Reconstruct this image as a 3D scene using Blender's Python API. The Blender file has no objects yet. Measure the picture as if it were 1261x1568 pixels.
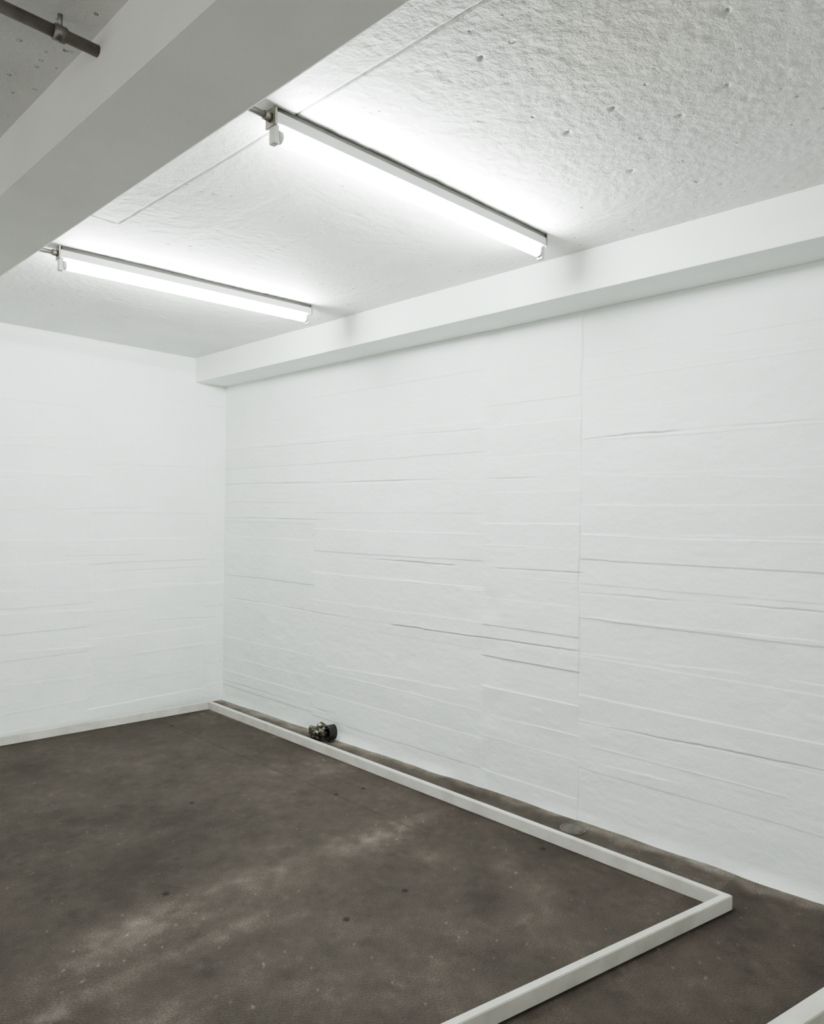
import bpy, numpy as np, math, bmesh
from mathutils import Matrix, Vector
# Room frame (metres): X across towards the right wall, Y along it to the far corner, Z up.
H=1.5
XR,YB,ZC,ZB,XB=3.1698,5.1160,2.7169,2.5273,2.9019      # right wall, back wall, ceiling, wall beam bottom / face
XF1,XF2,ZF,YS=.7573,1.025,2.5236,1.8622                # free ceiling beam, vertical formwork seam
S2,BX,xj,yj=2.47,2.11,1.33,2.99
# board-joint lips on the right wall: (y1,z1,y2,z2 in cm, mm)
RFc='185189158190 158190078190 511201357200 357200248199 511174247171 247171188171 510147359147 355122268122 238122185123 509083318082 318082187084 187113078114 512016380016 185049077052 186142078143 186171078167 185101078102 184030077034 186226079221 381047265051 237040186042 185083078085 349111247109'.split()
RFa=[8,8,3,2,4,3,4,6,5,2,5,3,3,4,-4,-2,-3,-4,-2,-4,-3,-3,-3]
BFc='152198291207 152172210175 153151249154 193120249119 153099211095 153084212082 154059212056 154038212035 255070313067 255097313094 210184300186 153128208127 212108300108 212046310048'.split()
BFa=[2,2,2,3,-3,-4,-4,-3,3,-3,2,-2,2,-2]
dec=lambda L,A:[tuple(int(s[i:i+3])/100 for i in (0,3,6,9))+(a*.001,) for s,a in zip(L,A)]
RF=dec(RFc,RFa); BF=dec(BFc,BFa)
spots=[(1.40,2.65),(2.53,2.95),(2.69,2.91),(2.78,1.81),(1.93,3.39),(2.52,4.72),(1.78,2.01),(2.08,2.00)]
cp=[(1.95,1.05),(2.06,.76),(2.12,.92),(1.975,1.22),(1.495,1.19),(1.755,.65),(2.345,1.19)]
col=bpy.context.collection
F,YAW,PI,RO=1101.8245,.8095,.0052,.0103
fw=np.array([math.sin(YAW)*math.cos(PI),math.cos(YAW)*math.cos(PI),math.sin(PI)])
r0=np.array([math.cos(YAW),-math.sin(YAW),0]); u0=np.cross(r0,fw)
r=math.cos(RO)*r0+math.sin(RO)*u0; u=-math.sin(RO)*r0+math.cos(RO)*u0
c=bpy.data.cameras.new('camera'); o=bpy.data.objects.new('camera',c); col.objects.link(o)
c.sensor_fit='HORIZONTAL'; c.sensor_width=36; c.lens=36*F/1261; c.clip_start=.02
o.matrix_world=Matrix(((r[0],u[0],-fw[0],0),(r[1],u[1],-fw[1],0),(r[2],u[2],-fw[2],H),(0,0,0,1)))
bpy.context.scene.camera=o
bpy.context.scene.view_settings.view_transform='AgX'
bpy.context.scene.view_settings.look='AgX - Medium High Contrast'
w=bpy.data.worlds.new('world'); bpy.context.scene.world=w; w.use_nodes=True
w.node_tree.nodes['Background'].inputs[0].default_value=(.97,1,.97,1); w.node_tree.nodes['Background'].inputs[1].default_value=1.4

def mat(name,base,rough=.6,metal=0,emit=None,es=0):
    m=bpy.data.materials.new(name); m.use_nodes=True; nt=m.node_tree; b=nt.nodes['Principled BSDF']
    b.inputs['Base Color'].default_value=(*base,1); b.inputs['Roughness'].default_value=rough; b.inputs['Metallic'].default_value=metal
    if emit: b.inputs['Emission Color'].default_value=(*emit,1); b.inputs['Emission Strength'].default_value=es
    return m,nt,b
def nd(nt,t,**k):
    n=nt.nodes.new(t)
    for a,v in k.items():
        if a in n.inputs: n.inputs[a].default_value=v
        else: setattr(n,a,v)
    return n
def painted(name,c1,c2,scale,bump,fine=60,rough=.65,pits=False,dist=.004):
    m,nt,b=mat(name,c1,rough); L=nt.links.new
    tc=nd(nt,'ShaderNodeTexCoord')
    n1=nd(nt,'ShaderNodeTexNoise',Scale=float(scale),Detail=3.,Roughness=.6); L(tc.outputs['Object'],n1.inputs['Vector'])
    cr=nd(nt,'ShaderNodeValToRGB'); L(n1.outputs[0],cr.inputs[0])
    cr.color_ramp.elements[0].position=.35; cr.color_ramp.elements[0].color=(*c2,1)
    cr.color_ramp.elements[1].position=.6; cr.color_ramp.elements[1].color=(*c1,1)
    n2=nd(nt,'ShaderNodeTexNoise',Scale=float(fine),Detail=3.,Roughness=.65); L(tc.outputs['Object'],n2.inputs['Vector'])
    bp=nd(nt,'ShaderNodeBump',Strength=bump,Distance=dist); L(n2.outputs[0],bp.inputs['Height'])
    out=cr.outputs[0]
    if pits:
        def pitlayer(scale,thr,rmax,dist,bp):
            vo=nd(nt,'ShaderNodeTexVoronoi',Scale=scale); L(tc.outputs['Object'],vo.inputs['Vector'])
            sp=nd(nt,'ShaderNodeSeparateColor'); L(vo.outputs['Color'],sp.inputs[0])
            rad=nd(nt,'ShaderNodeMapRange'); rad.inputs[1].default_value=thr; rad.inputs[2].default_value=1; rad.inputs[3].default_value=-.05; rad.inputs[4].default_value=rmax; L(sp.outputs[0],rad.inputs[0])
            n3=nd(nt,'ShaderNodeTexNoise',Scale=scale*5,Detail=2.); L(tc.outputs['Object'],n3.inputs['Vector'])
            dd=nd(nt,'ShaderNodeMath',operation='MULTIPLY_ADD'); L(n3.outputs[0],dd.inputs[0]); dd.inputs[1].default_value=.14; L(vo.outputs['Distance'],dd.inputs[2])
            sb=nd(nt,'ShaderNodeMath',operation='SUBTRACT'); L(dd.outputs[0],sb.inputs[0]); sb.inputs[1].default_value=.07
            s2=nd(nt,'ShaderNodeMath',operation='SUBTRACT'); L(sb.outputs[0],s2.inputs[0]); L(rad.outputs[0],s2.inputs[1])
            mr=nd(nt,'ShaderNodeMapRange'); mr.inputs[1].default_value=-.02; mr.inputs[2].default_value=.03; L(s2.outputs[0],mr.inputs[0])
            b2=nd(nt,'ShaderNodeBump',Strength=1.,Distance=dist); L(mr.outputs[0],b2.inputs['Height']); L(bp.outputs[0],b2.inputs['Normal']); return b2
        bp=pitlayer(12.,.35,.11,.012,bp); bp=pitlayer(27.,.35,.16,-.008,bp)
        vm=nd(nt,'ShaderNodeVectorMath',operation='DISTANCE'); L(tc.outputs['Object'],vm.inputs[0]); vm.inputs[1].default_value=(1.68,.86,ZC)
        m2=nd(nt,'ShaderNodeMapRange'); m2.inputs[1].default_value=.05; m2.inputs[2].default_value=.38; m2.inputs[3].default_value=.5; m2.inputs[4].default_value=0; L(vm.outputs['Value'],m2.inputs[0])
        mx=nd(nt,'ShaderNodeMix',data_type='RGBA'); L(m2.outputs[0],mx.inputs[0]); L(out,mx.inputs[6]); mx.inputs[7].default_value=(.66,.62,.50,1); out=mx.outputs[2]
    L(out,b.inputs['Base Color']); L(bp.outputs[0],b.inputs['Normal'])
    return m,nt,b
M_wall=painted('white_painted_concrete',(.81,.84,.815),(.77,.80,.772),2.5,.4,48,dist=.005)[0]
M_ceil=painted('white_painted_ceiling',(.76,.762,.735),(.68,.68,.65),1.8,.7,40,pits=True,dist=.005)[0]
M_beam=painted('white_painted_beam',(.79,.81,.785),(.76,.78,.755),3,.12,90)[0]
M_beam2=painted('grey_white_painted_beam',(.78,.765,.72),(.74,.725,.68),3,.12,90)[0]
M_trim=painted('white_painted_wood',(.60,.59,.54),(.48,.47,.42),6,.15,50,.5)[0]
M_metal=painted('galvanised_steel',(.30,.28,.26),(.2,.19,.17),12,.1,80,.45)[0]; M_metal.node_tree.nodes['Principled BSDF'].inputs['Metallic'].default_value=.7
M_house=mat('enamelled_housing',(.75,.76,.75),.4)[0]
M_rail=mat('dark_rail',(.05,.045,.04),.6)[0]
M_sock=mat('socket_plastic',(.5,.5,.48),.4)[0]
M_tube=mat('fluorescent_tube_glass',(.9,.9,.9),.3,0,(.93,1,.975),205)[0]

def link(n,me,parent=None,ms=()):
    ob=bpy.data.objects.new(n,me); col.objects.link(ob)
    for m in ms: me.materials.append(m)
    if parent: ob.parent=parent
    return ob
def box(n,a,b,m,parent=None,bev=0):
    bm=bmesh.new(); a=Vector(a);b=Vector(b)
    bmesh.ops.create_cube(bm,size=1)
    for v in bm.verts:
        v.co=Vector([(a[i]+b[i])/2+v.co[i]*(b[i]-a[i]) for i in range(3)])
    if bev: bmesh.ops.bevel(bm,geom=bm.edges[:],offset=bev,segments=2,affect='EDGES',profile=.6)
    me=bpy.data.meshes.new(n); bm.to_mesh(me); bm.free()
    return link(n,me,parent,[m])
def cyl(n,a,b,rad,m,parent=None,seg=24,bev=0):
    a=Vector(a);b=Vector(b); d=b-a; bm=bmesh.new()
    bmesh.ops.create_cone(bm,cap_ends=True,segments=seg,radius1=rad,radius2=rad,depth=d.length)
    if bev: bmesh.ops.bevel(bm,geom=[e for e in bm.edges if e.calc_face_angle(0)>1],offset=bev,segments=2,affect='EDGES')
    bmesh.ops.transform(bm,matrix=Matrix.Translation((a+b)/2)@d.to_track_quat('Z','Y').to_matrix().to_4x4(),verts=bm.verts)
    me=bpy.data.meshes.new(n); bm.to_mesh(me); bm.free()
    for q in me.polygons: q.use_smooth=len(q.vertices)<=4
    return link(n,me,parent,[m])
def steps(*segs):
    """merged axis samples; each seg=(a,b,step); finer segs override coarser ones"""
    out=[]
    for i,(a,b,s) in enumerate(segs):
        v=np.arange(a,b+1e-9,s)
        for (a2,b2,_) in segs[i+1:]: v=v[(v<a2-.0005)|(v>b2+.0005)]
        out.append(v)
    v=np.unique(np.concatenate(out)); k=np.concatenate([[True],np.diff(v)>.0012]); return v[k]
def vnoise(x,y,seed,sx,sy):
    g=np.random.default_rng(seed).standard_normal((128,128)); X=x*sx;Y=y*sy
    i=np.floor(X).astype(int);j=np.floor(Y).astype(int);fx=X-i;fy=Y-j;fx=fx*fx*(3-2*fx);fy=fy*fy*(3-2*fy)
    G=lambda a,b:g[a%128,b%128]
    return (G(i,j)*(1-fx)+G(i+1,j)*fx)*(1-fy)+(G(i,j+1)*(1-fx)+G(i+1,j+1)*fx)*fy
def grid(n,S,T,fn,m):
    A,B=np.meshgrid(S,T,indexing='ij'); P=np.stack(fn(A,B),-1).reshape(-1,3)
    ns,ntt=len(S),len(T); idx=np.arange(ns*ntt).reshape(ns,ntt)
    Q=np.stack([idx[:-1,:-1],idx[1:,:-1],idx[1:,1:],idx[:-1,1:]],-1).reshape(-1,4)
    me=bpy.data.meshes.new(n); me.vertices.add(len(P)); me.vertices.foreach_set('co',P.astype(np.float32).ravel())
    me.loops.add(Q.size); me.loops.foreach_set('vertex_index',Q.astype(np.int32).ravel())
    me.polygons.add(len(Q)); me.polygons.foreach_set('loop_start',np.arange(0,Q.size,4,dtype=np.int32)); me.polygons.foreach_set('loop_total',np.full(len(Q),4,dtype=np.int32))
    me.update(calc_edges=True)
    me.polygons.foreach_set('use_smooth',np.ones(len(Q),bool))
    return link(n,me,None,[m]),A,B
def relief(s,z,sections,feats,seed,amp_b=1.5,amp_f=1.4):
    """protrusion of board-formed concrete into the room, metres"""
    rg=np.random.default_rng(seed); d=np.zeros_like(s)
    zz=z+.003*vnoise(s,z,seed+1,1.5,.6)
    edges=[-99]+list(sections)+[99]
    for k in range(len(edges)-1):
        ss=s+.004*vnoise(s,z,seed+5,1,9)
        mk=(ss>=edges[k])&(ss<edges[k+1])
        zb=[-.05]
        while zb[-1]<3: zb.append(zb[-1]+rg.choice([.12,.15,.17,.19]))
        so=rg.normal(0,.0015)
        for a,b in zip(zb[:-1],zb[1:]):
            m2=mk&(zz>=a)&(zz<b); off=amp_b*rg.normal(0,.0009); tilt=amp_b*rg.normal(0,.0012)
            d+=np.where(m2,so+off+tilt*((zz-a)/(b-a)-.5),0)
            if rg.random()<.6: d+=np.where(mk,amp_b*rg.uniform(.0004,.0014)*np.exp(-((zz-b)/.003)**2)*(vnoise(s,z*0,seed+int(b*100),3,1)>-.3),0)
    for i,(s1,z1,s2,z2,amp) in enumerate(feats):
        lo,hi=min(s1,s2),max(s1,s2); t=np.clip((s-s1)/(s2-s1),0,1)
        zl=z1+(z2-z1)*t+.0018*vnoise(s,z*0,seed+9,5,1)+.0007*vnoise(s,z*0,seed+10,30,1)
        m=np.clip((s-lo+.02)/.04,0,1)*np.clip((hi+.02-s)/.04,0,1)*(.55+.45*np.clip(vnoise(s,z*0,seed+40+i,4,1),-1,1))
        q=z-zl; a=abs(amp)*amp_f
        if amp>0:
            d+=m*a*.7*np.where(q>=0,np.exp(-q/.06),0)
            d-=m*a*.8*np.exp(-((q+.004)/.003)**2)      # crack under the lip
        else: d+=m*a*.7*np.where(q<=0,np.exp(q/.05),0)
    d+=.0020*vnoise(s,z,seed+20,1.5,3)+.0008*vnoise(s,z,seed+21,9,16)+.00045*vnoise(s,z,seed+22,30,45)
    return d
def rwall(S,Z):
    d=relief(S,Z,[YS,S2,S2+1.5],RF,3)
    wob=.004*vnoise(Z,S*0,71,6,1)
    d-=np.clip(.003+.003*vnoise(Z,S*0,72,9,1),.0005,.008)*np.exp(-((S-YS-wob)/.003)**2); d+=.003*np.clip((S-YS-wob)/.006+.5,0,1)*np.exp(-np.abs(S-YS)/.15)
    pt=np.exp(-(((S-(S2-.03))/.09)**2)); d+=pt*.004*vnoise(S,Z,77,10,9)
    d+=np.where(Z<.06,.012*(1-Z/.06)**2,0)*(1+.6*vnoise(S,Z,78,5,5))
    return XR-d,S,Z
grid('wall_right',steps((-3,.8,.1),(.8,YB+.01,.013),(YS-.03,YS+.03,.002)),np.arange(-.01,ZC+.02,.0035),rwall,M_wall)
def bwall(S,Z):
    d=relief(S,Z,[BX,BX+.9],BF,11,1.7,1.7)
    return S,YB-d*.95,Z
grid('wall_back',steps((-4,.2,.1),(.2,XR+.02,.013)),np.arange(-.01,ZC+.02,.0045),bwall,M_wall)
pr=np.random.default_rng(5); pits=[(pr.uniform(1.3,3.0),pr.uniform(.5,2.8),pr.uniform(.006,.009),pr.uniform(.001,.0035)*(1 if pr.random()<.6 else -.7)) for k in range(110)]
for a in cp: pits.append((a[0],a[1],.007,.008))
def ceil(X,Y):
    d=.0015*vnoise(X,Y,31,2,2)+.0004*vnoise(X,Y,32,16,16)*np.clip(vnoise(X,Y,34,1.5,1.5)+.4,0,1.5)+.0004*vnoise(X,Y,35,45,45)
    wob=.002*vnoise(Y,X*0,33,3,1)
    d+=np.where((X<xj+wob)&(Y<yj),-.003,0)
    d+=.010*np.exp(-((X-xj-wob)/.004)**2)*(Y<yj)
    d+=.009*np.exp(-((Y-yj)/.004)**2)*(X<xj)
    for xx,hh in ((1.62,.0012),(1.95,-.0012),(2.3,.0014),(2.62,-.0012)): d+=np.where(X>xx+wob,hh,0)
    for a,b,rr,h in pits:
        i0,i1=np.searchsorted(X[:,0],[a-.04,a+.04]); j0,j1=np.searchsorted(Y[0],[b-.04,b+.04])
        sl=(slice(i0,i1),slice(j0,j1)); d[sl]+=h*np.exp(-((X[sl]-a)**2+(Y[sl]-b)**2)/rr**2)
    return X,Y,ZC+d
grid('ceiling',steps((-3.5,1.0,.05),(1.0,XR+.03,.0075),(xj-.016,xj+.016,.002)),steps((-3,.4,.08),(.4,YB+.02,.0075),(yj-.012,yj+.012,.002)),ceil,M_ceil)
# floor
m,nt,b=mat('worn_dark_floor_covering',(.03,.026,.022),.8); L=nt.links.new
tc=nd(nt,'ShaderNodeTexCoord')
at=nd(nt,'ShaderNodeAttribute',attribute_name='wear')
n1=nd(nt,'ShaderNodeTexNoise',Scale=120.,Detail=4.,Roughness=.85); L(tc.outputs['Object'],n1.inputs['Vector'])
ad=nd(nt,'ShaderNodeMath',operation='MULTIPLY_ADD'); L(n1.outputs[0],ad.inputs[0]); ad.inputs[1].default_value=.7; L(at.outputs['Fac'],ad.inputs[2])
cr=nd(nt,'ShaderNodeValToRGB'); L(ad.outputs[0],cr.inputs[0])
e=cr.color_ramp.elements; e[0].position=0; e[0].color=(.006,.005,.0045,1); e[1].position=1; e[1].color=(.30,.28,.256,1)
for ps,cc in ((.35,(.035,.0272,.0222)),(.55,(.062,.0495,.0415)),(.75,(.128,.109,.095))):
    x=e.new(ps); x.color=(*cc,1)
L(cr.outputs[0],b.inputs['Base Color']); b.inputs['Specular IOR Level'].default_value=.3
mp=nd(nt,'ShaderNodeMapping'); mp.inputs['Rotation'].default_value=(0,0,.6); L(tc.outputs['Object'],mp.inputs[0])
vo=nd(nt,'ShaderNodeTexVoronoi',Scale=75.); vo.inputs['Randomness'].default_value=.3; L(mp.outputs[0],vo.inputs['Vector'])
bp=nd(nt,'ShaderNodeBump',Strength=.5,Distance=.003); L(vo.outputs['Distance'],bp.inputs['Height']); L(bp.outputs[0],b.inputs['Normal'])
def floorf(X,Y): return X,Y,.0006*vnoise(X,Y,41,6,6)
fo,A,B=grid('floor',steps((-3.5,-.2,.1),(-.2,XR+.03,.009)),steps((-3,.4,.08),(.4,YB+.02,.009)),floorf,m)
def band(c,wd,x0,x1,s): 
    return np.exp(-((B-c-.04*vnoise(A,B*0,s,2,1))/wd)**2)*np.clip((A-x0)/.4,0,1)*np.clip((x1-A)/.4,0,1)
W=.09+.035*vnoise(A,B,51,1.3,1.3)+.04*vnoise(A,B,52,4,4)+.03*vnoise(A,B,53,12,12)+.03*vnoise(A,B,54,35,35)
st=.65+.35*np.clip(.6*vnoise(A,B,55,2,22)+.6*vnoise(A,B,56,18,18),-1,1.2)
W+=.19*band(2.52,.10,.75,3.1,60)*st+.20*band(2.26,.045,.4,1.75,61)*st+.10*band(2.0,.08,.2,1.3,62)*st
W+=.26*np.exp(-((A-2.387)**2+(B-2.134)**2)/.07**2)*(st+.2)
W+=.06*np.clip(vnoise(A,B,57,2.2,5)-.5,0,1)
W+=.10*(A>2.90)*(B>1.1)+.22*np.clip((A-(XR-.10)+.03*vnoise(A,B,58,4,9))/.06,0,1)
sc=vnoise(A,B,59,90,90); W+=.24*(sc>2.3)
W-=.10*np.exp(-((A-2.52-.004*vnoise(B,A,64,3,1))/.007)**2)*(B>2.3)
for a in spots: W-=.6*np.exp(-(((A-a[0])**2+(B-a[1])**2)/.012**2)**2)
atr=fo.data.attributes.new('wear','FLOAT','POINT'); atr.data.foreach_set('value',W.astype(np.float32).ravel())
# beams
box('ceiling_beam',(XB,-3,ZB),(XR+.05,YB+.02,ZC+.02),M_beam,bev=.006)
box('ceiling_beam.001',(XF1,-3,ZF),(XF2,YB+.02,ZC+.02),M_beam2,bev=.006)
# curb
def strip(n,pts,wd,h):
    bm=bmesh.new(); rows=[]
    P=[Vector((*q,0)) for q in pts]
    for i,q in enumerate(P):
        ds=[]
        if i>0: ds.append((q-P[i-1]).normalized())
        if i<len(P)-1: ds.append((P[i+1]-q).normalized())
        ns=[Vector((-v.y,v.x,0)) for v in ds]; nn=sum(ns,Vector()).normalized(); k=wd/2/nn.dot(ns[0])
        rows.append([bm.verts.new(q+nn*k*s+Vector((0,0,z))) for s,z in ((1,0),(1,h),(-1,h),(-1,0))])
    for a_,b_ in zip(rows[:-1],rows[1:]):
        for i in range(4): bm.faces.new((a_[i],a_[(i+1)%4],b_[(i+1)%4],b_[i]))
    bm.faces.new(rows[0]); bm.faces.new(rows[-1][::-1])
    bmesh.ops.recalc_face_normals(bm,faces=bm.faces[:])
    bmesh.ops.bevel(bm,geom=bm.edges[:],offset=.0025,segments=2,affect='EDGES')
    me=bpy.data.meshes.new(n); bm.to_mesh(me); bm.free(); return link(n,me,None,[M_trim])
cor=Vector((2.863-.016,1.011+.016)); dv=Vector((-1.14,.27)).normalized()
end=cor+dv*3
strip('floor_curb',[(-2.5,5.085),(1.5,5.085),(2.947,4.94),tuple(cor),tuple(end)],.030,.056)
strip('floor_curb.001',[(1.011,.943),(3.10,.428)],.06,.06)
# fixtures
def fixture(n,a,b_,cond):
    a=Vector(a); b_=Vector(b_); ln=(b_-a).length
    e=bpy.data.objects.new(n,None); col.objects.link(e); e.location=(a.x,a.y,ZC+.004); e.rotation_euler=(0,0,math.atan2(b_.y-a.y,b_.x-a.x))
    x0,x1,y,z=0,ln,0,0
    box('mounting_rail',(x0+.01,y-.022,z-.020),(x1-.01,y+.022,z),M_rail,e,.001)
    box('housing',(x0,y-.024,z-.056),(x1,y+.024,z-.020),M_house,e,.004)
    for k,x in enumerate((x0,x1)):
        s=1 if k==0 else -1
        box('end_plate_%d'%k,(x-.004,y-.027,z-.062),(x+.004,y+.027,z-.004),M_metal,e,.001)
        box('socket_%d'%k,(min(x,x+s*.02),y-.014,z-.112),(max(x,x+s*.02),y+.014,z-.056),M_sock,e,.004)
        cyl('tube_cap_%d'%k,(x+s*.018,y,z-.084),(x+s*.034,y,z-.084),.0195,M_sock,e)
    cyl('tube',(x0+.03,y,z-.084),(x1-.03,y,z-.084),.019,M_tube,e,16)
    cyl('conduit',(-cond,y,z-.035),(x0,y,z-.035),.010,M_metal,e,16)
    cyl('conduit_nut',(x0-.026,y,z-.035),(x0-.004,y,z-.035),.015,M_metal,e,6)
    return e
fixture('fluorescent_ceiling_light',(1.256,1.794),(2.625,1.743),.24)
fixture('fluorescent_ceiling_light.001',(1.257,3.453),(2.610,3.329),.24)
e=bpy.data.objects.new('ceiling_conduit_pipe',None); col.objects.link(e)
zz=ZC-.050; yp=1.835; px=.665
cyl('pipe',(-1.5,yp+.02,zz),(XF1+.02,yp,zz),.0145,M_metal,e)
cyl('coupling',(px-.016,yp+.001,zz),(px+.016,yp+.001,zz),.019,M_metal,e,24,.003)
cyl('hanger_rod',(px,yp,zz+.012),(px,yp,ZC+.01),.006,M_metal,e,12)
# floor drain
e=bpy.data.objects.new('floor_drain',None); col.objects.link(e); e.location=(3.055,1.82,0)
M_dr=painted('dusty_cast_iron',(.10,.088,.076),(.06,.052,.045),25,.3,80,.7)[0]
bm=bmesh.new(); N=40; R=[(.064,0),(.064,.004),(.056,.005),(.054,.002),(.05,.002),(.048,.004),(0.001,.0045)]; rw=[]
for rr,z in R: rw.append([bm.verts.new((rr*math.cos(k*2*math.pi/N),rr*math.sin(k*2*math.pi/N),z)) for k in range(N)])
for a_,b_ in zip(rw[:-1],rw[1:]):
    for k in range(N): bm.faces.new((a_[k],a_[(k+1)%N],b_[(k+1)%N],b_[k]))
me=bpy.data.meshes.new('cover'); bm.to_mesh(me); bm.free(); link('cover',me,e,[M_dr])
# crumpled litter behind the curb: dark pipe stub + crumpled printed wrapper
e=bpy.data.objects.new('crumpled_litter',None); col.objects.link(e); e.location=(3.065,3.72,0)
M_blk=mat('black_rubber',(.015,.013,.012),.6)[0]
mw,nt,b=mat('printed_wrapper',(.5,.5,.4),.6); L=nt.links.new; tc=nd(nt,'ShaderNodeTexCoord')
vo=nd(nt,'ShaderNodeTexVoronoi',Scale=60.); L(tc.outputs['Object'],vo.inputs['Vector']); sp=nd(nt,'ShaderNodeSeparateColor'); L(vo.outputs['Color'],sp.inputs[0])
cr=nd(nt,'ShaderNodeValToRGB'); cr.color_ramp.interpolation='CONSTANT'; L(sp.outputs[0],cr.inputs[0]); e0=cr.color_ramp.elements
e0[0].position=0; e0[0].color=(.02,.017,.014,1); e0[1].position=.28; e0[1].color=(.20,.19,.13,1)
for ps,cc in ((.48,(.05,.07,.035)),(.60,(.10,.03,.022)),(.67,(.38,.37,.32)),(.78,(.07,.06,.045))):
    x=e0.new(ps); x.color=(*cc,1)
L(cr.outputs[0],b.inputs['Base Color'])
def crumple(n,loc,sc,seed,m):
    rg=np.random.default_rng(seed); bm=bmesh.new(); bmesh.ops.create_icosphere(bm,subdivisions=4,radius=1)
    K=rg.normal(size=(26,3)); K/=np.linalg.norm(K,axis=1)[:,None]; hh=rg.uniform(.62,1.0,26)
    for v in bm.verts:
        n_=np.array(v.co); dd=K@n_; rr=min([hh[i]/dd[i] for i in range(26) if dd[i]>.2]+[1.25])
        rr=rr+.06*math.sin(17*n_[0]+seed)*math.sin(13*n_[1])*math.sin(15*n_[2])
        v.co=Vector((loc[0]+n_[0]*rr*sc[0],loc[1]+n_[1]*rr*sc[1],max(.001,loc[2]+n_[2]*rr*sc[2])))
    me=bpy.data.meshes.new(n); bm.to_mesh(me); bm.free(); link(n,me,e,[m])
crumple('wrapper_1',(-.02,.01,.06),(.045,.06,.055),2,mw)
crumple('wrapper_2',(-.01,.075,.04),(.04,.06,.042),5,mw)
crumple('wrapper_3',(-.01,-.005,.095),(.035,.045,.032),8,mw)
bm=bmesh.new(); N=36; rw=[]
for rr,xx in [(.050,.055),(.052,.0),(.048,-.008),(.038,-.006),(.036,.02),(.034,.05),(.001,.05)]:
    rw.append([bm.verts.new((xx,-.052+rr*.7*math.cos(k*2*math.pi/N)*(1+.04*math.sin(3*k)),.060+rr*math.sin(k*2*math.pi/N))) for k in range(N)])
for a_,b_ in zip(rw[:-1],rw[1:]):
    for k in range(N): bm.faces.new((a_[k],a_[(k+1)%N],b_[(k+1)%N],b_[k]))
me=bpy.data.meshes.new('pipe_stub'); bm.to_mesh(me); bm.free(); link('pipe_stub',me,e,[M_blk])
